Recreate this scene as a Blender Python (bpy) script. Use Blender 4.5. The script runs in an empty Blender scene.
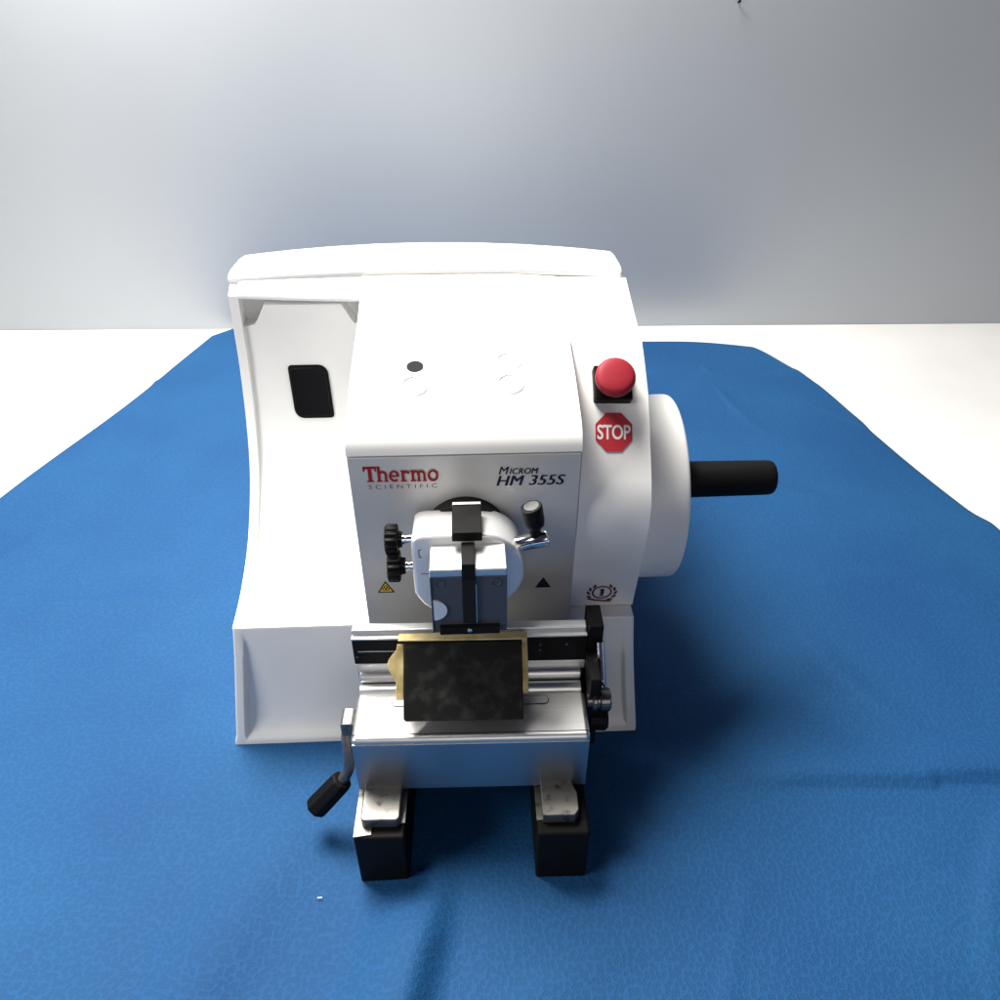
import bpy, bmesh, math, random
from mathutils import Vector, Matrix
random.seed(7)
R = math.radians
scene = bpy.context.scene
COL = scene.collection

# ------------------------------------------------------------------ materials
def mat(name, color, rough=.5, metal=0., spec=.5, coat=0., build=None):
    m = bpy.data.materials.new(name); m.use_nodes = True
    nt = m.node_tree; b = nt.nodes['Principled BSDF']
    b.inputs['Base Color'].default_value = (*color, 1)
    b.inputs['Roughness'].default_value = rough
    b.inputs['Metallic'].default_value = metal
    b.inputs['Specular IOR Level'].default_value = spec
    b.inputs['Coat Weight'].default_value = coat
    if build: build(nt, b)
    return m

def node(nt, kind, **kw):
    n = nt.nodes.new(kind)
    for k, v in kw.items():
        if k in n.inputs: n.inputs[k].default_value = v
        else: setattr(n, k, v)
    return n

def coords(nt, scale=(1, 1, 1)):
    tc = nt.nodes.new('ShaderNodeTexCoord'); mp = nt.nodes.new('ShaderNodeMapping')
    mp.inputs['Scale'].default_value = scale
    nt.links.new(tc.outputs['Object'], mp.inputs['Vector'])
    return mp.outputs['Vector']

def noise_mix(nt, b, vec, scale, c1, c2, lo=.35, hi=.65, detail=5, rough_var=None):
    n = node(nt, 'ShaderNodeTexNoise', Scale=scale, Detail=detail)
    nt.links.new(vec, n.inputs['Vector'])
    r = nt.nodes.new('ShaderNodeValToRGB')
    r.color_ramp.elements[0].position = lo; r.color_ramp.elements[1].position = hi
    r.color_ramp.elements[0].color = (*c1, 1); r.color_ramp.elements[1].color = (*c2, 1)
    nt.links.new(n.outputs['Fac'], r.inputs['Fac'])
    nt.links.new(r.outputs['Color'], b.inputs['Base Color'])
    if rough_var:
        mr = node(nt, 'ShaderNodeMapRange')
        mr.inputs['To Min'].default_value, mr.inputs['To Max'].default_value = rough_var
        nt.links.new(n.outputs['Fac'], mr.inputs['Value'])
        nt.links.new(mr.outputs['Result'], b.inputs['Roughness'])
    return n

def bump(nt, b, vec, scale, strength, dist=.001, detail=2):
    n = node(nt, 'ShaderNodeTexNoise', Scale=scale, Detail=detail)
    nt.links.new(vec, n.inputs['Vector'])
    bp = node(nt, 'ShaderNodeBump', Strength=strength, Distance=dist)
    nt.links.new(n.outputs['Fac'], bp.inputs['Height'])
    nt.links.new(bp.outputs['Normal'], b.inputs['Normal'])

def b_white(nt, b):
    v = coords(nt)
    noise_mix(nt, b, v, 9, (.79, .785, .765), (.83, .83, .815), rough_var=(.3, .42))
    bump(nt, b, v, 900, .06, .0004)
def b_plate(nt, b):
    v = coords(nt)
    noise_mix(nt, b, v, 14, (.46, .46, .46), (.51, .51, .505), rough_var=(.38, .5))
    bump(nt, b, v, 1500, .08, .0003)
def b_brush(nt, b):
    v = coords(nt, (6, 240, 240))
    noise_mix(nt, b, v, 6, (.66, .66, .655), (.73, .73, .725), rough_var=(.34, .44))
def b_worn(nt, b):
    v = coords(nt)
    noise_mix(nt, b, v, 110, (.07, .062, .05), (.20, .195, .183), .28, .46, rough_var=(.28, .5))
def b_blackworn(nt, b):
    v = coords(nt)
    n = noise_mix(nt, b, v, 75, (.006, .0062, .0062), (.032, .034, .033), .5, .88, 6, rough_var=(.36, .62))
    bump(nt, b, v, 420, .12, .0004, 4)
def b_brass(nt, b):
    v = coords(nt)
    noise_mix(nt, b, v, 60, (.45, .33, .13), (.78, .64, .33), .3, .6, rough_var=(.3, .5))
def b_black(nt, b):
    v = coords(nt)
    noise_mix(nt, b, v, 40, (.0035, .0035, .0035), (.008, .008, .008), rough_var=(.36, .55))
def b_castwhite(nt, b):
    v = coords(nt)
    noise_mix(nt, b, v, 30, (.72, .73, .74), (.80, .80, .80), rough_var=(.26, .36))
def b_wall(nt, b):
    v = coords(nt)
    noise_mix(nt, b, v, 1.6, (.40, .43, .465), (.425, .455, .49), rough_var=(.44, .52))
    bump(nt, b, v, 160, .10, .001, 6)
def b_table(nt, b):
    v = coords(nt)
    noise_mix(nt, b, v, 5, (.68, .675, .665), (.73, .725, .715), rough_var=(.3, .45))
def b_cloth(nt, b):
    v = coords(nt)
    L = nt.links
    # embossed little rings: distance from a jittered cell centre
    wob = node(nt, 'ShaderNodeTexNoise', Scale=60, Detail=2)
    L.new(v, wob.inputs['Vector'])
    mixv = node(nt, 'ShaderNodeMix', data_type='VECTOR'); mixv.inputs[0].default_value = .004
    L.new(v, mixv.inputs[4]); L.new(wob.outputs['Color'], mixv.inputs[5])
    vo = node(nt, 'ShaderNodeTexVoronoi', voronoi_dimensions='2D', Scale=225, Randomness=.85)
    L.new(mixv.outputs[1], vo.inputs['Vector'])
    ring = nt.nodes.new('ShaderNodeValToRGB'); e = ring.color_ramp
    e.elements[0].position = 0; e.elements[0].color = (.8, .8, .8, 1)
    e.elements[1].position = 1; e.elements[1].color = (.85, .85, .85, 1)
    for p, c in ((.12, .62), (.22, .35), (.32, .38), (.44, .7), (.60, 1.)):
        q = e.elements.new(p); q.color = (c, c, c, 1)
    L.new(vo.outputs['Distance'], ring.inputs['Fac'])
    big = node(nt, 'ShaderNodeTexNoise', Scale=5, Detail=4)
    L.new(v, big.inputs['Vector'])
    cr = nt.nodes.new('ShaderNodeValToRGB')
    cr.color_ramp.elements[0].position = .3; cr.color_ramp.elements[0].color = (.0055, .061, .185, 1)
    cr.color_ramp.elements[1].position = .7; cr.color_ramp.elements[1].color = (.0085, .079, .213, 1)
    L.new(big.outputs['Fac'], cr.inputs['Fac'])
    mul = node(nt, 'ShaderNodeMix', data_type='RGBA', blend_type='MULTIPLY')
    mul.inputs[0].default_value = .25
    L.new(cr.outputs['Color'], mul.inputs[6]); L.new(ring.outputs['Color'], mul.inputs[7])
    L.new(mul.outputs[2], b.inputs['Base Color'])
    fine = node(nt, 'ShaderNodeTexNoise', Scale=700, Detail=3)
    L.new(v, fine.inputs['Vector'])
    add = node(nt, 'ShaderNodeMath', operation='MULTIPLY_ADD'); add.inputs[1].default_value = .35
    L.new(fine.outputs['Fac'], add.inputs[0]); L.new(ring.outputs['Color'], add.inputs[2])
    bp = node(nt, 'ShaderNodeBump', Strength=.5, Distance=.0007)
    L.new(add.outputs[0], bp.inputs['Height']); L.new(bp.outputs['Normal'], b.inputs['Normal'])

M = dict(
    white=mat('white_enamel', (.8, .8, .78), .35, build=b_white),
    plate=mat('grey_plate', (.38, .39, .4), .42, .35, build=b_plate),
    brush=mat('brushed_steel', (.75, .75, .74), .3, 1, build=b_brush),
    dimsteel=mat('dimmed_steel', (.42, .43, .45), .36, 1),  # steel taken darker: the front's shaded reflection is put into its colour
    worn=mat('worn_steel', (.7, .69, .66), .35, .85, build=b_worn),
    chrome=mat('chrome', (.72, .72, .72), .13, 1),
    cast=mat('cast_grey', (.76, .77, .77), .3, .45, build=b_castwhite),
    bluesteel=mat('dark_steel', (.060, .064, .080), .28, .15, spec=.4), gunmetal=mat('gunmetal', (.13, .13, .13), .22, .95),
    black=mat('black_plastic', (.015, .015, .015), .45, spec=.1, build=b_black),
    matte=mat('matte_black', (.004, .004, .0042), .6, spec=.12),
    blackworn=mat('worn_black', (.02, .02, .02), .45, spec=.14, build=b_blackworn),
    gloss=mat('smoked_glass', (.006, .006, .007), .22, spec=.3),
    brass=mat('brass', (.8, .6, .28), .38, .7, build=b_brass),
    red=mat('red_plastic', (.27, .014, .026), .55, spec=.25),
    stopred=mat('red_print', (.48, .02, .032), .5),
    ink_red=mat('red_ink', (.24, .012, .018), .55, spec=.12),
    ink_navy=mat('navy_ink', (.012, .017, .045), .5, spec=.12),
    ink_grey=mat('grey_ink', (.16, .07, .07), .5, spec=.12),
    maroon=mat('maroon_ink', (.12, .012, .020), .5, spec=.12),
    print_white=mat('white_print', (.82, .82, .8), .5),
    yellow=mat('yellow_print', (.62, .40, .03), .5),
    ink_black=mat('black_ink', (.012, .012, .012), .5, spec=.12),
    wall=mat('satin_wall', (.6, .6, .6), .35, .40, 1.0, build=b_wall),
    table=mat('white_laminate', (.8, .8, .78), .4, build=b_table),
    cloth=mat('blue_cloth', (.03, .17, .5), .72, spec=.25, build=b_cloth),
)

# ------------------------------------------------------------------ mesh helpers
class MB:
    def __init__(s): s.v = []; s.f = []
    def add(s, vs, fs):
        o = len(s.v); s.v += [tuple(p) for p in vs]; s.f += [tuple(i + o for i in f) for f in fs]; return s
    def box(s, u0, u1, v0, v1, z0, z1):
        return s.add([(u0, v0, z0), (u1, v0, z0), (u1, v1, z0), (u0, v1, z0), (u0, v0, z1), (u1, v0, z1), (u1, v1, z1), (u0, v1, z1)],
                     [(0, 3, 2, 1), (4, 5, 6, 7), (0, 1, 5, 4), (1, 2, 6, 5), (2, 3, 7, 6), (3, 0, 4, 7)])
    def loft(s, rings, cap=True):
        n = len(rings[0]); vs = [p for r in rings for p in r]; fs = []
        for i in range(len(rings) - 1):
            for j in range(n):
                a, b = i * n + j, i * n + (j + 1) % n
                fs.append((a, b, b + n, a + n))
        if cap: fs += [tuple(reversed(range(n))), tuple((len(rings) - 1) * n + j for j in range(n))]
        return s.add(vs, fs)
    def lathe(s, p0, axis, prof, n=48, lobes=0, depth=0):
        """prof: (distance along axis, radius)"""
        ax = Vector(axis).normalized(); q = ax.orthogonal().normalized(); w = ax.cross(q); rings = []
        for d, r in prof:
            ring = []
            for k in range(n):
                a = 2 * math.pi * k / n
                rr = r * (1 - depth * (.5 - .5 * math.cos(lobes * a))) if lobes else r
                ring.append(Vector(p0) + ax * d + (q * math.cos(a) + w * math.sin(a)) * max(rr, 1e-5))
            rings.append(ring)
        return s.loft(rings)
    def tube(s, path, rad, n=20):
        pts = [Vector(p) for p in path]; rads = rad if isinstance(rad, (list, tuple)) else [rad] * len(pts)
        rings = []; q = None
        for i, p in enumerate(pts):
            t = (pts[min(i + 1, len(pts) - 1)] - pts[max(i - 1, 0)]).normalized()
            q = t.orthogonal().normalized() if q is None else (q - t * q.dot(t)).normalized()
            w = t.cross(q)
            rings.append([p + (q * math.cos(2 * math.pi * k / n) + w * math.sin(2 * math.pi * k / n)) * rads[i] for k in range(n)])
        return s.loft(rings)
    def prism(s, outline, frame, t0, t1):
        """outline in the (x, y) of frame = (origin, xdir, ydir), extruded along its normal from t0 to t1"""
        o, x, y = (Vector(c) for c in frame); nrm = x.cross(y)
        return s.loft([[o + x * a + y * b + nrm * t for a, b in outline] for t in (t0, t1)])
    def build(s, name, m, parent=None, bevel=0, seg=3, sharp=38, loc=None, lim=32):
        me = bpy.data.meshes.new(name); bm = bmesh.new()
        vs = [bm.verts.new(p) for p in s.v]
        for f in s.f:
            try: bm.faces.new([vs[i] for i in f])
            except ValueError: pass
        bmesh.ops.remove_doubles(bm, verts=bm.verts, dist=1e-6)
        bmesh.ops.recalc_face_normals(bm, faces=bm.faces)
        bm.to_mesh(me); bm.free()
        for p in me.polygons: p.use_smooth = True
        me.materials.append(M[m])
        ob = bpy.data.objects.new(name, me); COL.objects.link(ob)
        if bevel:
            bv = ob.modifiers.new('bevel', 'BEVEL'); bv.width = bevel; bv.segments = seg
            bv.limit_method = 'ANGLE'; bv.angle_limit = R(lim); bv.use_clamp_overlap = True
            bv.harden_normals = False
            wn = ob.modifiers.new('normals', 'WEIGHTED_NORMAL'); wn.keep_sharp = True
        else:
            me.set_sharp_from_angle(angle=R(sharp))
        if parent: ob.parent = parent
        if loc: ob.location = loc
        return ob

def cr(pts, n=6):
    """Catmull-Rom through pts"""
    out = []
    P = [pts[0]] + list(pts) + [pts[-1]]
    for i in range(1, len(P) - 2):
        for k in range(n):
            t = k / n
            out.append(tuple(.5 * (2 * P[i][c] + (P[i + 1][c] - P[i - 1][c]) * t + (2 * P[i - 1][c] - 5 * P[i][c] + 4 * P[i + 1][c] - P[i + 2][c]) * t * t
                                   + (3 * P[i][c] - P[i - 1][c] - 3 * P[i + 1][c] + P[i + 2][c]) * t ** 3) for c in range(len(pts[0]))))
    out.append(tuple(pts[-1]))
    return out

def interp(x, xs, ys):
    if x <= xs[0]: return ys[0]
    for i in range(len(xs) - 1):
        if x <= xs[i + 1]: return ys[i] + (ys[i + 1] - ys[i]) * (x - xs[i]) / (xs[i + 1] - xs[i])
    return ys[-1]

def lin(a, b, n): return [a + (b - a) * i / (n - 1) for i in range(n)]

def rrect(x0, x1, y0, y1, r, n=6):
    rs = r if isinstance(r, (list, tuple)) else [r] * 4
    out = []
    for (cx, cy, a0), rr in zip(((x1, y1, 0), (x0, y1, 90), (x0, y0, 180), (x1, y0, 270)), rs):
        sx = -1 if cx == x1 else 1; sy = -1 if cy == y1 else 1
        for k in range(n + 1):
            a = R(a0 + 90 * k / n)
            out.append((cx + sx * rr + rr * math.cos(a), cy + sy * rr + rr * math.sin(a)))
    return out

def empty(name, loc, rz, label, cat):
    o = bpy.data.objects.new(name, None); COL.objects.link(o); o.empty_display_size = .05
    o.location = loc; o.rotation_euler = (0, 0, R(rz)); o['label'] = label; o['category'] = cat
    return o

def text_geo(body, shear=0, bold=0, spacing=1):
    cu = bpy.data.curves.new('lettering', 'FONT'); cu.body = body; cu.shear = shear; cu.offset = bold
    cu.space_character = spacing; cu.resolution_u = 4
    ob = bpy.data.objects.new('lettering', cu); COL.objects.link(ob)
    dg = bpy.context.evaluated_depsgraph_get(); dg.update()
    me = bpy.data.meshes.new_from_object(ob.evaluated_get(dg))
    vs = [(v.co.x, v.co.y) for v in me.vertices]; fs = [tuple(p.vertices) for p in me.polygons]
    bpy.data.objects.remove(ob); bpy.data.curves.remove(cu); bpy.data.meshes.remove(me)
    return vs, fs

def fit(geo, x0, x1, y0, y1):
    vs, fs = geo
    ax, bx = min(v[0] for v in vs), max(v[0] for v in vs); ay, by = min(v[1] for v in vs), max(v[1] for v in vs)
    return [(x0 + (v[0] - ax) / (bx - ax) * (x1 - x0), y0 + (v[1] - ay) / (by - ay) * (y1 - y0)) for v in vs], fs

def flat(geos, frame, lift, name, m, parent):
    """flat printed shapes lying `lift` above the frame plane, each a hair above the one before"""
    o, x, y = (Vector(c) for c in frame); n = x.cross(y).normalized(); mb = MB()
    for i, (vs, fs) in enumerate(geos):
        mb.add([o + x * a + y * b + n * (lift + i * 3e-5) for a, b in vs], fs)
    return mb.build(name, m, parent)

def poly(pts): return (list(pts), [tuple(range(len(pts)))])
def rect(x0, x1, y0, y1): return poly([(x0, y0), (x1, y0), (x1, y1), (x0, y1)])
def arc(cx, cy, rx, ry, tx, ty, a0, a1, n=18):
    vs, fs = [], []
    for i in range(n + 1):
        a = R(a0 + (a1 - a0) * i / n)
        vs += [(cx + rx * math.cos(a), cy + ry * math.sin(a)), (cx + (rx - tx) * math.cos(a), cy + (ry - ty) * math.sin(a))]
    for i in range(n): fs.append((2 * i, 2 * i + 2, 2 * i + 3, 2 * i + 1))
    return vs, fs
def disc(cx, cy, rx, ry=None, n=24):
    ry = ry or rx
    return poly([(cx + rx * math.cos(2 * math.pi * k / n), cy + ry * math.sin(2 * math.pi * k / n)) for k in range(n)])

# ------------------------------------------------------------------ setting
wall = MB().box(-7, 7, 0, .08, -.9, 3.2).build('wall', 'wall', loc=(0, 1.617, 0)); wall.rotation_euler = (0, 0, R(1.03)); wall['kind'] = 'structure'
yb = lambda x: 1.6165 + x * math.tan(R(1.03))      # the back edge butts against the slightly skewed wall
tab = MB().prism([(-5, -.55), (5, -.55), (5, yb(5)), (-5, yb(-5))], ((0, 0, 0), (1, 0, 0), (0, 1, 0)), -.038, -.004).build('tabletop', 'table', bevel=.002); tab['kind'] = 'structure'

# blue cloth: a grid sheet with soft creases
def cloth():
    nx, ny = 320, 290; vs = []; fs = []
    y_back = lambda s: 1.575 - .075 * s + .012 * math.sin(9 * s + 1) + .006 * math.sin(23 * s)
    rnd = random.Random(4)
    creases = []
    while len(creases) < 44:
        cx, cy, ang = rnd.uniform(-.8, .75), rnd.uniform(.1, 1.45), rnd.uniform(0, math.pi)
        if -.34 < cx < .26 and .30 < cy < 1.1: continue
        creases.append((cx, cy, math.cos(ang), math.sin(ang), rnd.uniform(.05, .16), rnd.uniform(.006, .013), rnd.uniform(.0012, .0032)))
    def h(x, y):
        a = 0.0
        for cx, cy, ca, sa, ln, wd, hh in creases:
            p = (x - cx) * ca + (y - cy) * sa; q = -(x - cx) * sa + (y - cy) * ca + .12 * p * p / ln
            if abs(p) < 3 * ln and abs(q) < 4 * wd: a += hh * math.exp(-(p / ln) ** 2 - (q / (wd if q > 0 else 2.2 * wd)) ** 2)
        d = x + .058 - .2 * (y - .345); a += .019 * math.exp(-(d / (.045 if d < 0 else .016)) ** 2) * max(0, min(1, (.375 - y) / .07))
        a += .006 * math.exp(-((x + .235 - .35 * (y - .30)) / .035) ** 2) * max(0, min(1, (.46 - y) / .1))
        a += .009 * math.exp(-((y - .462 - .05 * (x - .2)) / (.010 if y < .462 else .03)) ** 2) * max(0, min(1, (x - .19) / .1))
        a += .005 * math.exp(-((y - 1.02 + .35 * (x - .3)) / .02) ** 2) * max(0, min(1, (x - .28) / .1))
        a += .0016 * (math.sin(11 * x + 5 * y) + math.sin(-6 * x + 13 * y + 1.3)) * max(0, min(1, (abs(x + .06) - .2) / .12) if y > .36 else max(0, min(1, (.36 - y) / .1)))
        return a
    for j in range(ny):
        t = j / (ny - 1)
        for i in range(nx):
            s = i / (nx - 1)
            xl = -.612 - .40 * (1 - t) + .006 * math.sin(17 * t); xr = .556 + .44 * (1 - t) + .008 * math.sin(14 * t + 1)
            corner = .05 * max(0, (s - .97) / .03) ** 1.5 * max(0, (t - .9) / .1) + .035 * max(0, (.03 - s) / .03) * max(0, (t - .9) / .1)
            x = xl + (xr - xl) * s; y = -.25 + (y_back(s) - corner + .25) * t
            vs.append((x, y, -.0004 + max(0, h(x, y))))
    for j in range(ny - 1):
        for i in range(nx - 1):
            a = j * nx + i; fs.append((a, a + 1, a + nx + 1, a + nx))
    ob = MB().add(vs, fs).build('blue_cloth', 'cloth', sharp=180)
    so = ob.modifiers.new('thickness', 'SOLIDIFY'); so.thickness = .0024; so.offset = -1
    ob['label'] = 'wrinkled bright blue textured cloth spread over the white table'; ob['category'] = 'cloth'
    return ob
cloth()

# ------------------------------------------------------------------ microtome
mt = empty('microtome', (-.066, .5146, 0), 2.49, 'white rotary microtome with red stop button and side handwheel, standing on blue cloth', 'microtome')

# base plinth: flares out to a lip at the ground, front face coved between two straight rims
zs = [0, .006, .010, .014, .020, .030, .045, .065, .09, .115, .14, .1495]
def base_ring(z):
    uL = interp(z, [0, .006, .014, .0576, .1092, .15], [-.2105, -.2098, -.2073, -.2012, -.1935, -.1886])
    uR = interp(z, [0, .006, .014, .0521, .1052, .15], [.2105, .2105, .2098, .2055, .2003, .1972])
    rim = interp(z, [0, .008, .15], [0, .0005, .02])
    cove = interp(z, [0, .009, .012, .018, .03, .05, .08, .11, .15], [0, .0005, .004, .0085, .0125, .0155, .0175, .0190, .02])
    w = uR - uL; ring = []
    for s in (0, .008, .024, .030, .25, .5, .75, .970, .976, .992, 1):
        ring.append((uL + w * s, cove if .029 < s < .971 else rim, z))
    ring += [(uR, .25, z), (uR, .52, z), (0, .52, z), (uL, .52, z), (uL, .25, z)]
    return ring
MB().loft([base_ring(z) for z in zs]).build('base_plinth', 'white', mt, bevel=.0018, lim=50)

# left side: concave recess between the base and the lid, with a cheek at its outer edge
sil = [(.0201, .1500), (.0644, .1588), (.1153, .1821), (.1616, .2254), (.1866, .2711), (.2053, .3303), (.2136, .3802), (.2169, .4033)]
curve = cr(sil, 5)
def side_profile(off, ztop=None):
    pts = []
    for i, (v, z) in enumerate(curve):
        a = curve[max(i - 1, 0)]; b = curve[min(i + 1, len(curve) - 1)]
        t = Vector((b[0] - a[0], b[1] - a[1])).normalized()
        k = min(1, i / 4)
        pts.append((v + t.y * off * k, z - t.x * off * k))
    return pts
cheek = side_profile(0) + [(.2328, .4120), (.52, .33), (.52, .1505), (.0201, .1497)]
MB().loft([[(u, v, z) for v, z in cheek] for u in (-.1886, -.1795)]).build('side_panel', 'white', mt, bevel=.003, lim=40)
low = side_profile(.004)
vz = [(z, v) for v, z in low]
def v_at(z):
    return interp(z, [a for a, _ in vz], [b for _, b in vz])
def tray_ring(u):
    zt = interp(u, [-.179, -.1685, -.1665, -.1570, -.0815, -.0720, -.0700, -.060], [.3720, .3735, .3760, .3925, .3925, .3760, .3735, .3720])
    n = 30; pts = []
    body = [p for p in low if p[1] < .365]
    pts += body
    for f in (.5, 1): 
        z = body[-1][1] + (zt - body[-1][1]) * f; pts.append((v_at(z), z))
    q = .45 * (u * u - .0356)
    pts += [(v_at(zt) + .016, zt + .0015), (.236, .4000), (.2190 + q, .4003), (.2172 + q, .4030), (.2178 + q, .4050), (.2360 + q, .4165 + .38 * (.0356 - u * u)),
            (.30, .40), (.30, .16), (.0201, .1497)]
    return [(u, v, z) for v, z in pts]
us = [-.1797, -.1685, -.1665, -.157, -.14, -.12, -.10, -.0815, -.072, -.070, -.056]
MB().loft([tray_ring(u) for u in us]).build('side_recess', 'white', mt, bevel=.0022, lim=28)
w = MB().prism(rrect(-.1400, -.0995, .2795, .3325, .0065), ((0, 0, 0), (1, 0, 0), (0, .0, 1)), 0, 1)
# tilted so it lies in the leaning recess wall
z0, z1 = .2795, .3325; va, vb = v_at(z0), v_at(z1); L = math.hypot(vb - va, z1 - z0)
fr_w = ((-.1198, va, z0), (1, 0, 0), (0, (vb - va) / L, (z1 - z0) / L))
skew = lambda pts: [(a + .0035 * (.5 - b / L), b) for a, b in pts]
win = MB().prism(skew(rrect(-.0200, .0200, 0, L, (.0095, .0040, .0095, .0040))), fr_w, -.004, .0012).build('inlet_window', 'matte', mt, bevel=.0006)
MB().prism(skew(rrect(-.0176, .0176, .003, L - .003, (.0080, .0030, .0080, .0030))), fr_w, .0005, .0018).build('window_glass', 'gloss', win, bevel=.0004)

# housing: front body with rounded brow, plus the lower control panel on its right
main = [(.0135, .14), (.0135, .3447), (.0118, .3449), (.0115, .3482), (.0132, .3545), (.0185, .3607), (.028, .3658), (.043, .3712), (.0758, .3820), (.115, .3920), (.1585, .4015), (.2165, .4235), (.26, .40), (.26, .14)]
panl = [(.0365, .15), (.0205, .235), (.0160, .262), (.0185, .2850), (.0290, .3060), (.0434, .3250), (.0600, .3460), (.0771, .3650), (.1026, .3825), (.122, .3938), (.1585, .4018), (.2165, .4180), (.26, .395), (.26, .15)]
def crown(prof, u, k, u0): return [(u, v, z - (k * (u * u - u0) if i > 1 and i < 12 and z > .3 else 0)) for i, (v, z) in enumerate(prof)]
rings = [crown(main, u, .32, 0) if False else [(u, v, z - (.32 * u * u * min(1, max(0, (v - .15) / .06)) if z > .35 else 0)) for v, z in main] for u in (-.0573, -.04, -.02, 0, .02, .04, .06, .08, .10, .12, .1335)]
rings += [[(u, v, z - (.1 * (u * u - .0178) if z > .29 else 0)) for v, z in panl] for u in (.1345, .15, .165, .18, .19, .1985)]
MB().loft(rings).build('housing', 'white', mt, bevel=.0035, lim=34)

rear = [(.24, .145), (.24, .40), (.30, .405), (.36, .385), (.52, .30), (.52, .145)]
MB().loft([[(u, v, z - .3 * u * u * (z > .2)) for v, z in rear] for u in (-.1875, -.12, -.06, 0, .06, .12, .197)]).build('rear_cover', 'white', mt, bevel=.008)

lidp = [(.2145, .4216), (.2140, .4255), (.2152, .4290), (.2200, .4303), (.245, .4315), (.280, .4302), (.300, .4270), (.36, .402), (.52, .318), (.52, .30), (.30, .402), (.225, .4208)]
lu = [-.1905, -.17, -.14, -.10, -.05, 0, .05, .10, .14, .17, .1985]
MB().loft([[(u, v + .45 * u * u * (v < .24), z - .31 * u * u) for v, z in lidp] for u in lu]).build('lid', 'white', mt, bevel=.0028, lim=40)

# ports in the top
def top_z(u, v): return interp(v, [.0118, .0175, .026, .04, .0758, .115, .1585, .2165], [.349, .3605, .365, .3705, .382, .392, .4015, .4235]) - .32 * u * u * min(1, max(0, (v - .15) / .06))
def port(u, v, r, name, hole):
    z = top_z(u, v); sl = (top_z(u, v + .01) - top_z(u, v - .01)) / .02; ax = Vector((0, -sl, 1)).normalized()
    p = Vector((u, v, z))
    if hole:
        ring = MB().lathe(p, ax, [(-.001, r), (.0007, r), (.0007, r * .93), (.0002, r * .72), (-.001, r * .70)], 40).build(name, 'white', mt)
        MB().lathe(p + ax * .0003, ax, [(-.001, r * .73), (.0003, r * .73)], 40).build('hole_shade', 'matte', ring)  # flat black disc: the hole's inner darkness is put into its colour
    else:
        MB().lathe(p, ax, [(-.001, r * 1.22), (.0001, r * 1.18), (.0013, r), (.0014, r * .96), (.0013, r * .93), (.0002, r * .91), (.0002, .0001)], 40).build(name, 'white', mt)
port(-.003, .0895, .0100, 'screw_hole', True)
port(-.0032, .0666, .0108, 'hole_cap', False)
port(.0777, .0945, .0105, 'hole_cap', False)
port(.0774, .0667, .0108, 'hole_cap', False)

# grey front plate with its printing
plate = MB().box(-.0568, .1330, .0105, .0136, .1405, .3440).build('front_plate', 'plate', mt, bevel=.0006)
PF = ((0, .0105, 0), (1, 0, 0), (0, 0, 1))

def thermo():
    G = []; x = 0; st = .16; xh = .72
    def put(geos, width):
        nonlocal x
        for vs, fs in geos: G.append(([(a + x, b) for a, b in vs], fs))
        x += width
    put([rect(0, .86, .83, 1), poly([(0, .66), (.07, .66), (.16, .83), (0, .83)]), poly([(.86, .66), (.79, .66), (.70, .83), (.86, .83)]), rect(.31, .55, .05, .84), rect(.2, .66, 0, .09)], .84)
    def arch(x0, x1): return [arc((x0 + x1) / 2, xh - .30, (x1 - x0) / 2, .30, st, .15, 0, 180), rect(x1 - st, x1, .05, xh - .29), rect(x1 - st - .05, x1 + .06, 0, .09)]
    put([rect(.07, .07 + st + .02, .03, 1), rect(0, .2, .92, 1), rect(0, .36, 0, .09)] + arch(.09, .68), .80)
    def ring(cx, rx, a0, a1): return arc(cx, xh / 2, rx, xh / 2 + .015, st, .13, a0, a1, 30)
    put([ring(.33, .33, 0, 318), rect(.1, .64, .31, .42)], .74)
    put([rect(.07, .07 + st + .02, .03, xh), rect(0, .2, xh - .09, xh), rect(0, .38, 0, .09), arc(.36, xh - .28, .24, .28, .18, .16, 40, 150), disc(.52, xh - .13, .095)], .64)
    put([rect(.07, .07 + st + .02, .03, xh), rect(0, .2, xh - .09, xh), rect(0, .36, 0, .09)] + arch(.09, .62) + arch(.42, .98), 1.10)
    put([ring(.35, .35, 0, 360)], .7)
    tot = x
    sx = (.0160 + .0452) / tot; sz = .336 - .3208
    return [([(-.0452 + a * sx, .3208 + b * sz) for a, b in vs], fs) for vs, fs in G]
flat(thermo(), PF, .0002, 'lettering', 'ink_red', plate)['label'] = 'dark red Thermo lettering'
flat([fit(text_geo('SCIENTIFIC', 0, .0, 1.6), -.0420, .0145, .3138, .3178)], PF, .0002, 'lettering', 'ink_grey', plate)['label'] = 'small spaced SCIENTIFIC lettering'
flat([g_ for k in (-1, 0, 1) for g_ in (fit(text_geo('M', .25), .0655 + k * .00022, .0738 + k * .00022, .3254, .3328), fit(text_geo('ICROM', .25, 0, 1.05), .0744 + k * .0002, .0980 + k * .0002, .3254, .3312))], PF, .0002, 'lettering', 'ink_navy', plate)['label'] = 'navy italic Microm lettering'
flat([fit(text_geo('HM 355S', .25, 0, 1.05), .0638 + k * .00022, .1205 + k * .00022, .3140, .3240) for k in (-2, -1, 0, 1, 2)], PF, .0002, 'lettering', 'ink_navy', plate)['label'] = 'navy italic HM 355S lettering'
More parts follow.
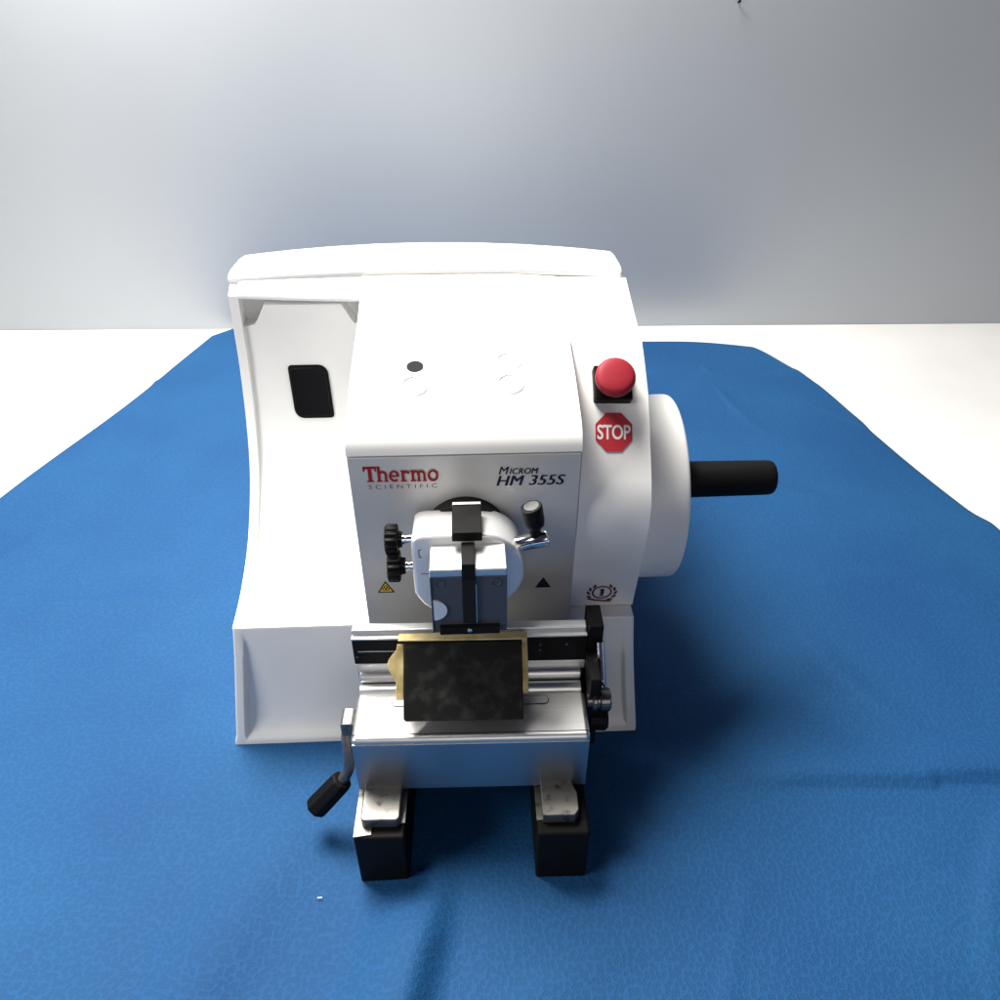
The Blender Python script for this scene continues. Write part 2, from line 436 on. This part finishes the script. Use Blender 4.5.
def warning(cx, cy, w, h, inner, label):
    tri = lambda k: poly([(cx - w / 2 * k, cy - h * .36 * k), (cx + w / 2 * k, cy - h * .36 * k), (cx, cy + h * .64 * k)])
    s = flat([tri(1)], PF, .0002, 'warning_sticker', 'ink_black', plate); s['label'] = label
    flat([tri(.74)], PF, .0003, 'sticker_field', inner, s)
    g = [arc(cx + w * .11 * math.cos(R(a)), cy + w * .02 + w * .11 * math.sin(R(a)), w * .12, w * .12, w * .05, w * .05, a - 150, a + 150, 14) for a in (90, 210, 330)] + [disc(cx, cy + w * .02, w * .05)]
    flat(g, PF, .0004, 'sticker_symbol', 'ink_black', s)
warning(-.0373, .2040, .0155, .0140, 'yellow', 'yellow and black warning triangle')
warning(.1060, .2040, .0150, .0125, 'ink_navy', 'dark warning triangle')

# stop button, stop sticker and crest on the control panel
def pframe(u, v0, z0, v1, z1):
    t = Vector((0, v1 - v0, z1 - z0)).normalized()
    x = Vector((1, 0, -.2 * u)).normalized(); t = (t - x * t.dot(x)).normalized()
    return (Vector((u, (v0 + v1) / 2, (z0 + z1) / 2)), x, t)
def pan_z(v, u): return interp(v, [p[0] for p in panl[1:12]], [p[1] for p in panl[1:12]]) - .1 * (u * u - .0178)
fb = pframe(.1668, .0725, pan_z(.0725, .1668), .0925, pan_z(.0925, .1668))
n_b = fb[1].cross(fb[2])
sb = MB().prism(rrect(-.0165, .0165, -.0160, .0160, .0022), fb, -.004, .0085).build('stop_button', 'black', mt, bevel=.0012); sb['label'] = 'red mushroom stop button on black square base'
MB().lathe(fb[0], n_b, [(.008, .0125), (.017, .0118)], 36).build('button_collar', 'black', sb)
MB().lathe(fb[0], n_b, [(.0125, .0120), (.0130, .0158), (.0145, .0170), (.0195, .0172)] + cr([(.0200, .0172), (.0222, .0164), (.0240, .0140), (.0250, .0095), (.0254, .004), (.0255, .0)], 4), 48).build('button_cap', 'red', sb)
fs_ = pframe(.1668, .0440, pan_z(.0440, .1668), .0640, pan_z(.0640, .1668))
oc = [(.0173 * math.cos(R(22.5 + 45 * k)) * 1.0, .0183 * math.sin(R(22.5 + 45 * k))) for k in range(8)]
st = flat([poly(oc)], fs_, .0007, 'stop_sticker', 'stopred', mt); st['label'] = 'red octagonal STOP sticker'
flat([fit(text_geo('STOP', 0, .02, .95), -.0146, .0146, -.0064, .0066)], fs_, .0009, 'lettering', 'print_white', st)
fc = (Vector((.1660, .0325, .1700)), Vector((1, 0, 0)), Vector((0, -.016, .085)).normalized())
g = [arc(0, .0015, .0098, .0098, .0016, .0016, 0, 360, 36)]
leaf = lambda cx, cy, a, l, w_: poly([(cx + l * math.cos(t) * math.cos(a) - w_ * math.sin(t) * math.sin(a), cy + l * math.cos(t) * math.sin(a) + w_ * math.sin(t) * math.cos(a)) for t in [2 * math.pi * k / 10 for k in range(10)]])
for s in (-1, 1):
    for k in range(5):
        a = R(-50 + 26 * k); rr = .0132
        cx, cy = s * rr * math.cos(a), .0005 + rr * math.sin(a)
        g.append(leaf(cx, cy, (a + R(60)) if s > 0 else math.pi - a - R(60), .0030, .0012))
g.append(poly([(-.0135, -.0085), (-.006, -.0112), (.003, -.0128), (.0105, -.0132), (.0105, -.0112), (.003, -.0108), (-.006, -.0092), (-.0135, -.0062)]))
crest = flat(g, fc, .0004, 'crest_sticker', 'maroon', mt); crest['label'] = 'dark red laurel crest around a figure 1'
flat([poly([(-.0022, .0064), (.0020, .0072), (.0018, .0), (.0010, -.0022), (-.0008, -.0022), (-.0014, .0), (-.0012, .0052), (-.0026, .0048)]), rect(-.0022, .0022, -.0042, -.0028)], fc, .0005, 'crest_figure', 'maroon', crest)  # red figure inked maroon, the panel's shade put into its colour

# handwheel with its handle
hw = MB().lathe((.2, .142, .219), (1, 0, 0), [(-.012, .06), (-.0006, .0915), (.0006, .0938), (.0028, .0950)] + cr([(.0425, .0950), (.0446, .0945), (.0462, .0932), (.0470, .0910)], 4) + [(.0470, .0800), (.0455, .0780), (.0455, .0260), (.0500, .0240), (.0500, .0001)], 128).build('handwheel', 'white', mt, sharp=32)
MB().lathe((.2495, .142, .219), (1, 0, 0), [(0, .009), (.003, .009), (.004, .008), (.004, .0001)], 24).build('hub_bolt', 'chrome', hw)
MB().lathe((.244, .106, .2505), (1, 0, 0), [(0, .0150), (.006, .0176), (.012, .0180), (.090, .0173), (.0945, .0168), (.0965, .0158), (.0976, .0142), (.0980, .0124), (.0981, .0001)], 64).build('handle', 'matte', hw)

# specimen clamp
sc_ = MB().lathe((.037, .0105, .269), (0, -1, 0), [(-.001, .035), (.012, .035)], 64).build('mounting_disc', 'ink_black', mt)
VF = ((0, 0, 0), (1, 0, 0), (0, 0, 1))     # normal = -v: extrusion t is -v
outl = cr([(-.0058, .246), (-.0060, .270), (-.0058, .297), (-.0030, .3038), (.004, .3062)], 4)[:-1] + cr([(.004, .3062), (.030, .3066), (.052, .3062), (.066, .3015), (.0775, .290), (.0832, .272), (.0828, .256), (.0755, .241), (.060, .2285), (.036, .2225), (.014, .2245), (.001, .2335), (-.0058, .246)], 4)[:-1]
cl = MB().loft([[(x_, -t_, .2225 + (z_ - .2225) * k_) for x_, z_ in outl] for t_, k_ in ((-.004, .885), (0, .89), (.022, .95), (.045, 1))]).build('specimen_clamp', 'cast', mt, bevel=.0035, lim=50); cl['label'] = 'pale cast specimen clamp on the grey plate'
flat([rect(-.0002, .0004, .2850, .2930), rect(.0000, .0022, .2925, .2931), rect(.0000, .0022, .2849, .2855), rect(.0005, .0082, .2678, .2683)], ((0, -.045, 0), (1, 0, 0), (0, 0, 1)), .0002, 'scale_mark', 'ink_black', cl)
MB().box(.0092, .0684, -.075, -.0445, .2895, .2972).build('jaw', 'brush', cl, bevel=.0012)
MB().box(.0092, .0684, -.0742, -.0445, .2312, .2892).box(.0092, .0104, -.0750, -.074, .2312, .2892).build('jaw_plate', 'bluesteel', cl, bevel=.0006)
MB().box(.0338, .0442, -.0762, -.0735, .2420, .2960).build('jaw_slot', 'ink_black', cl)
MB().box(.0442, .0448, -.0760, -.0742, .2420, .2825).build('slot_edge', 'brush', cl)
MB().prism([(0.0110 + .0105 * math.cos(a), .2560 + .0105 * math.sin(a)) for a in lin(-math.pi / 2, math.pi / 2, 20)], VF, .0735, .0755).build('cutout_insert', 'cast', cl)  # flat pale insert added where the jaw has a half-round opening
bar = MB().box(.0150, .0625, -.0790, -.0738, .2325, .2395).build('jaw_bar', 'black', cl, bevel=.0006)
MB().lathe((.0388, -.0788, .2372), (0, -1, 0), [(0, .0022), (.001, .0020), (.0014, .001), (.0014, 0)], 16).build('screw', 'chrome', bar)
for u in (.0165, .0600): MB().lathe((u, -.0735, .2830), (0, -1, 0), [(0, .0042), (.0012, .0042), (.0012, .0030), (.0006, .0028), (.0006, 0)], 24).build('jaw_bolt', 'bluesteel', cl)
MB().box(.0268, .0502, -.0500, -.0130, .3040, .3125).build('slider', 'black', cl, bevel=.0006)
MB().box(.0270, .0500, -.0140, -.0108, .3050, .3138).build('slider_edge', 'brush', cl, bevel=.0004)
MB().box(.0338, .0442, -.0770, -.0500, .2880, .3035).build('slider_stem', 'black', cl, bevel=.0006)
for (u0, u1, v, z, r) in ((-.0280, -.0142, -.026, .2890, .0128), (-.0268, -.0122, -.036, .2695, .0132)):
    k = MB().lathe((u0, v, z), (1, 0, 0), [(0, r * .80), (.0008, r * .95), (.002, r), (.0095, r), (.0105, r * .92), (.0108, r * .55), (u1 - u0, r * .50)], 120, lobes=14, depth=.13).build('clamp_knob', 'black', cl)
    MB().lathe((u1 - .001, v, z), (1, 0, 0), [(0, .0042), (.003, .0042), (.003, .0034), (.005, .0034), (.005, .0042), (.014, .0042)], 24).build('knob_shaft', 'chrome', k)
lv = MB().tube([(.074, -.030, .2825), (.0905, -.030, .2868), (.0912, -.030, .2870), (.1030, -.030, .2901), (.1040, -.030, .2904)], [.0066, .0066, .0070, .0070, .0058], 28).build('clamp_lever', 'chrome', cl)
MB().tube([(.0935, -.030, .2890), (.0926, -.031, .3045)], [.0048, .0042], 20).build('lever_stub', 'black', lv)
MB().tube([(.0934, -.031, .3015), (.0930, -.031, .3040), (.0920, -.031, .3085), (.0894, -.031, .3215), (.0892, -.031, .3222)], [.0045, .0072, .0082, .0086, .0080], 28).build('lever_knob', 'black', lv)
MB().tube([(.0893, -.031, .3220), (.0891, -.031, .3228)], [.0066, .0062], 28).build('knob_cap', 'gunmetal', lv)

# ------------------------------------------------------------------ blade holder
bh = empty('blade_holder', (-.066, .5146, 0), 1.5, 'silver blade holder with black face plate and brass edge, standing before the white microtome', 'blade holder')
for s, (u0, u1) in enumerate(((-.0615, -.0183), (.0938, .1384))):
    lg = MB().box(u0, u1, -.1527, .006, .0006, .0700).build('leg', 'matte', bh, bevel=.0025)
    if s == 0:
        tp = MB().prism([(u0, -.02), (u0, -.1520), (u0 + .0155, -.1500), (u0 + .0150, -.1430), (u0 + .0085, -.1370), (u0 + .0085, -.02)], ((0, 0, 0), (1, 0, 0), (0, 1, 0)), .0690, .0712)
        tp.box(u1 - .0075, u1, -.1400, -.02, .0690, .0712)
        c0, c1, rr = -.0552, -.0222, (.004, .004, .004, .004)
        ol = rrect(c0, c1, -.1440, -.085, rr)
    else:
        tp = MB().box(u0, u0 + .0065, -.1400, -.02, .0690, .0712)
        c0, c1 = .0985, .1300
        ol = [(c0, -.085), (c0, -.1420), (c0 + .001, -.1430), (c1 - .004, -.1430), (c1 - .0005, -.138), (c1 - .0005, -.122), (c1 - .004, -.112), (c1 - .004, -.085)]
    tp.build('leg_plate', 'worn', lg, bevel=.0005)
    MB().prism(ol, ((0, 0, 0), (1, 0, 0), (0, 1, 0)), .0712, .0825).build('clamp_block', 'worn', lg, bevel=.0014)
body = MB().box(-.0612, .1392, -.1100, -.0600, .0757, .1435).build('body', 'brush', bh, bevel=.0045, seg=5)
MB().box(-.0604, .1384, -.1108, -.1085, .0768, .1378).build('front_cover', 'dimsteel', body, bevel=.0007)  # thin sheet over the front face, its dim reflection carried by colour
MB().box(-.0608, .1388, -.1046, -.1040, .1430, .1437).build('seam', 'ink_black', body)
for u0, u1 in ((-.0300, -.0100), (.0800, .1070)):
    MB().prism(rrect(u0, u1, -.0760, -.0662, .0048), ((0, 0, 0), (1, 0, 0), (0, 1, 0)), .1430, .1438).build('slot_rim', 'ink_black', body)
    MB().prism(rrect(u0 + .0007, u1 - .0007, -.0753, -.0669, .0042), ((0, 0, 0), (1, 0, 0), (0, 1, 0)), .1432, .1442).build('slot_insert', 'brush', body)
MB().box(-.058, .1375, -.0598, .004, .0708, .1400).build('carriage', 'matte', bh, bevel=.002)
for v, z, r in ((-.0550, .1400, .0068), (-.0445, .1490, .0066)):
    MB().lathe((-.0600, v, z), (1, 0, 0), [(0, r * .8), (.001, r), (.196, r), (.197, r * .8)], 32).build('roller', 'brush', bh)
rail = MB().box(-.0630, .1405, -.0405, -.0310, .1400, .2010).build('rail', 'brush', bh, bevel=.0016)
MB().box(-.0630, .1405, -.0445, -.0400, .1640, .1925).build('rail_face', 'black', rail, bevel=.0006)
MB().box(-.0590, .0200, -.0450, -.0440, .1795, .1803).build('rail_line', 'brush', rail)
MB().box(-.0630, .1405, -.0440, -.0400, .1530, .1632).build('rail_foot', 'cast', rail, bevel=.0008)
MB().box(-.0630, .1405, -.0450, -.0400, .1935, .1955).build('rail_lip', 'brush', rail, bevel=.0004)
for u, z in ((.1000, .1840), (.1000, .1775), (.1230, .1840), (-.0600, .1730)):
    MB().lathe((u, -.0444, z), (0, -1, 0), [(0, .0012), (.0006, .0012), (.0006, 0)], 12).build('rail_screw', 'bluesteel', rail)
# black face plate, leaning back; brass guard round its upper edge
pt, pb = Vector((0, -.0560, .2015)), Vector((0, -.1035, .1600)); dn = (pt - pb); LP = dn.length; up = dn.normalized()
fp = (pb, Vector((1, 0, 0)), up)
MB().prism(rrect(-.0164, .0830, -.001, LP, (.0012, .0012, .003, .0012)), fp, -.0042, 0).build('face_plate', 'blackworn', bh, bevel=.0008)
gd = MB().box(-.0212, .0875, -.0565, -.0480, .2030, .2045).build('blade_guard', 'brass', bh, bevel=.0005)
lob = [(-.0170, LP - .001), (-.0225, LP - .001), (-.0235, LP - .006)] + cr([(-.0262, LP - .009), (-.0298, LP - .014), (-.0305, LP - .019), (-.0285, LP - .024), (-.0255, LP - .028), (-.0232, LP - .031)], 4) + [(-.0232, LP - .047), (-.0170, LP - .047)]
MB().prism(lob, fp, -.0068, -.0046).build('guard_flap', 'brass', gd, bevel=.0004)
MB().prism([(.0805, LP), (.0805, LP - .043), (.0880, LP - .043), (.0880, LP)], fp, -.0068, -.0046).build('guard_flap', 'brass', gd, bevel=.0004)
MB().box(.0830, .0875, -.0560, -.0520, .1960, .2032).build('guard_corner', 'brass', gd, bevel=.0004)
# clamping lever at the left end
MB().prism(rrect(-.0735, -.0618, .1120, .1370, .003), ((0, -.0700, 0), (1, 0, 0), (0, 0, 1)), 0, .0180).build('lever_bracket', 'worn', bh, bevel=.001)
le = MB().tube(cr([(-.0700, -.0840, .1200), (-.0695, -.0900, .1080), (-.0695, -.0925, .0950), (-.0710, -.0935, .0840), (-.0755, -.0945, .0735), (-.0815, -.0960, .0640)], 5), .0050, 24).build('clamping_lever', 'worn', bh)
MB().tube([(-.0778, -.0950, .0700), (-.0785, -.0952, .0690), (-.0815, -.0960, .0650), (-.1020, -.1000, .0400), (-.1048, -.1006, .0365), (-.1058, -.1008, .0353)], [.0080, .0098, .0108, .0116, .0110, .0085], 8).build('grip', 'matte', le, bevel=.0012, lim=20)
# adjusters at the right end
MB().box(.1412, .1545, -.0440, -.0160, .1760, .2040).box(.1405, .1500, -.0780, -.0160, .0900, .1755).build('adjuster_block', 'black', bh, bevel=.0015)
MB().tube([(.1515, -.0455, .1880), (.1545, -.0620, .1500)], .0036, 18).build('adjuster_rod', 'chrome', bh)
kn = MB().lathe((.1398, -.0740, .1460), (1, 0, 0), [(0, .0070), (.004, .0070), (.004, .0100), (.0055, .0104), (.0075, .0104), (.0085, .0085), (.0105, .0085), (.0115, .0104), (.0185, .0104), (.0200, .0090), (.0202, 0)], 36).build('adjuster_knob', 'gunmetal', bh)
MB().lathe((.1420, -.0720, .1200), (1, 0, 0), [(0, .0080), (.002, .0115), (.015, .0120), (.0175, .0100), (.0178, 0)], 48, lobes=12, depth=.05).build('adjuster_knob', 'black', bh)

# ------------------------------------------------------------------ small things
nl = MB().lathe((.422, 1.6245, .602), (0, -1, .15), [(0, .0012), (.012, .0012), (.012, .0028), (.013, .0026), (.0132, 0)], 14).build('nail', 'ink_black')
nl['label'] = 'small dark nail in the grey wall near the top'; nl['category'] = 'nail'
lf = MB().add(*((lambda P: ([(-.1590 + a, .3440 + b, .0048 + c) for a, b, c in P], [(0, 1, 2, 3), (4, 7, 6, 5), (0, 4, 5, 1), (1, 5, 6, 2), (2, 6, 7, 3), (3, 7, 4, 0)]))([(0, 0, 0), (.004, .0004, 0), (.0042, .001, 0), (.0004, .0008, 0), (0, 0, .0006), (.004, .0004, .0006), (.0042, .001, .0006), (.0004, .0008, .0006)]))).build('lint_fleck', 'print_white')
lf['label'] = 'tiny white fleck of lint lying on the blue cloth'; lf['category'] = 'lint'

# ------------------------------------------------------------------ light
def area(name, loc, target, sx, sy, power, color=(1, 1, 1)):
    l = bpy.data.lights.new(name, 'AREA'); l.shape = 'RECTANGLE'; l.size = sx; l.size_y = sy; l.energy = power; l.color = color
    o = bpy.data.objects.new(name, l); COL.objects.link(o); o.location = loc
    o.rotation_euler = (Vector(target) - Vector(loc)).to_track_quat('-Z', 'Y').to_euler()
    return o
area('ceiling_lamp', (-.58, 1.14, 1.90), (-.12, .74, 0), .9, .75, 106, (1, .96, .895))
area('window_light', (-1.3, -.1, .95), (-.1, .5, .15), .6, .6, 17, (1, .97, .91))
area('front_fill', (.25, -1.6, 1.05), (.02, .5, .15), 1.2, 1.2, 7.5, (1, .965, .90))  # added fill lamp behind the camera, lifts the front faces
w_ = bpy.data.worlds.new('World'); scene.world = w_; w_.use_nodes = True
bg = w_.node_tree.nodes['Background']; bg.inputs[0].default_value = (.36, .40, .95, 1); bg.inputs[1].default_value = .06

# ------------------------------------------------------------------ camera
cam = bpy.data.cameras.new('camera'); co = bpy.data.objects.new('camera', cam); COL.objects.link(co)
cam.sensor_width = 36; cam.sensor_fit = 'HORIZONTAL'; cam.lens = 36 * .770
co.location = (0, 0, .676); co.rotation_euler = (R(90 - 35.5), 0, 0); cam.clip_start = .02; cam.clip_end = 50
scene.camera = co
vs = scene.view_settings
scene.display_settings.display_device = 'sRGB'
vs.view_transform = 'Standard'; vs.look = 'None'; vs.exposure = 0; vs.gamma = 1; vs.use_curve_mapping = False
scene.cycles.use_denoising = True
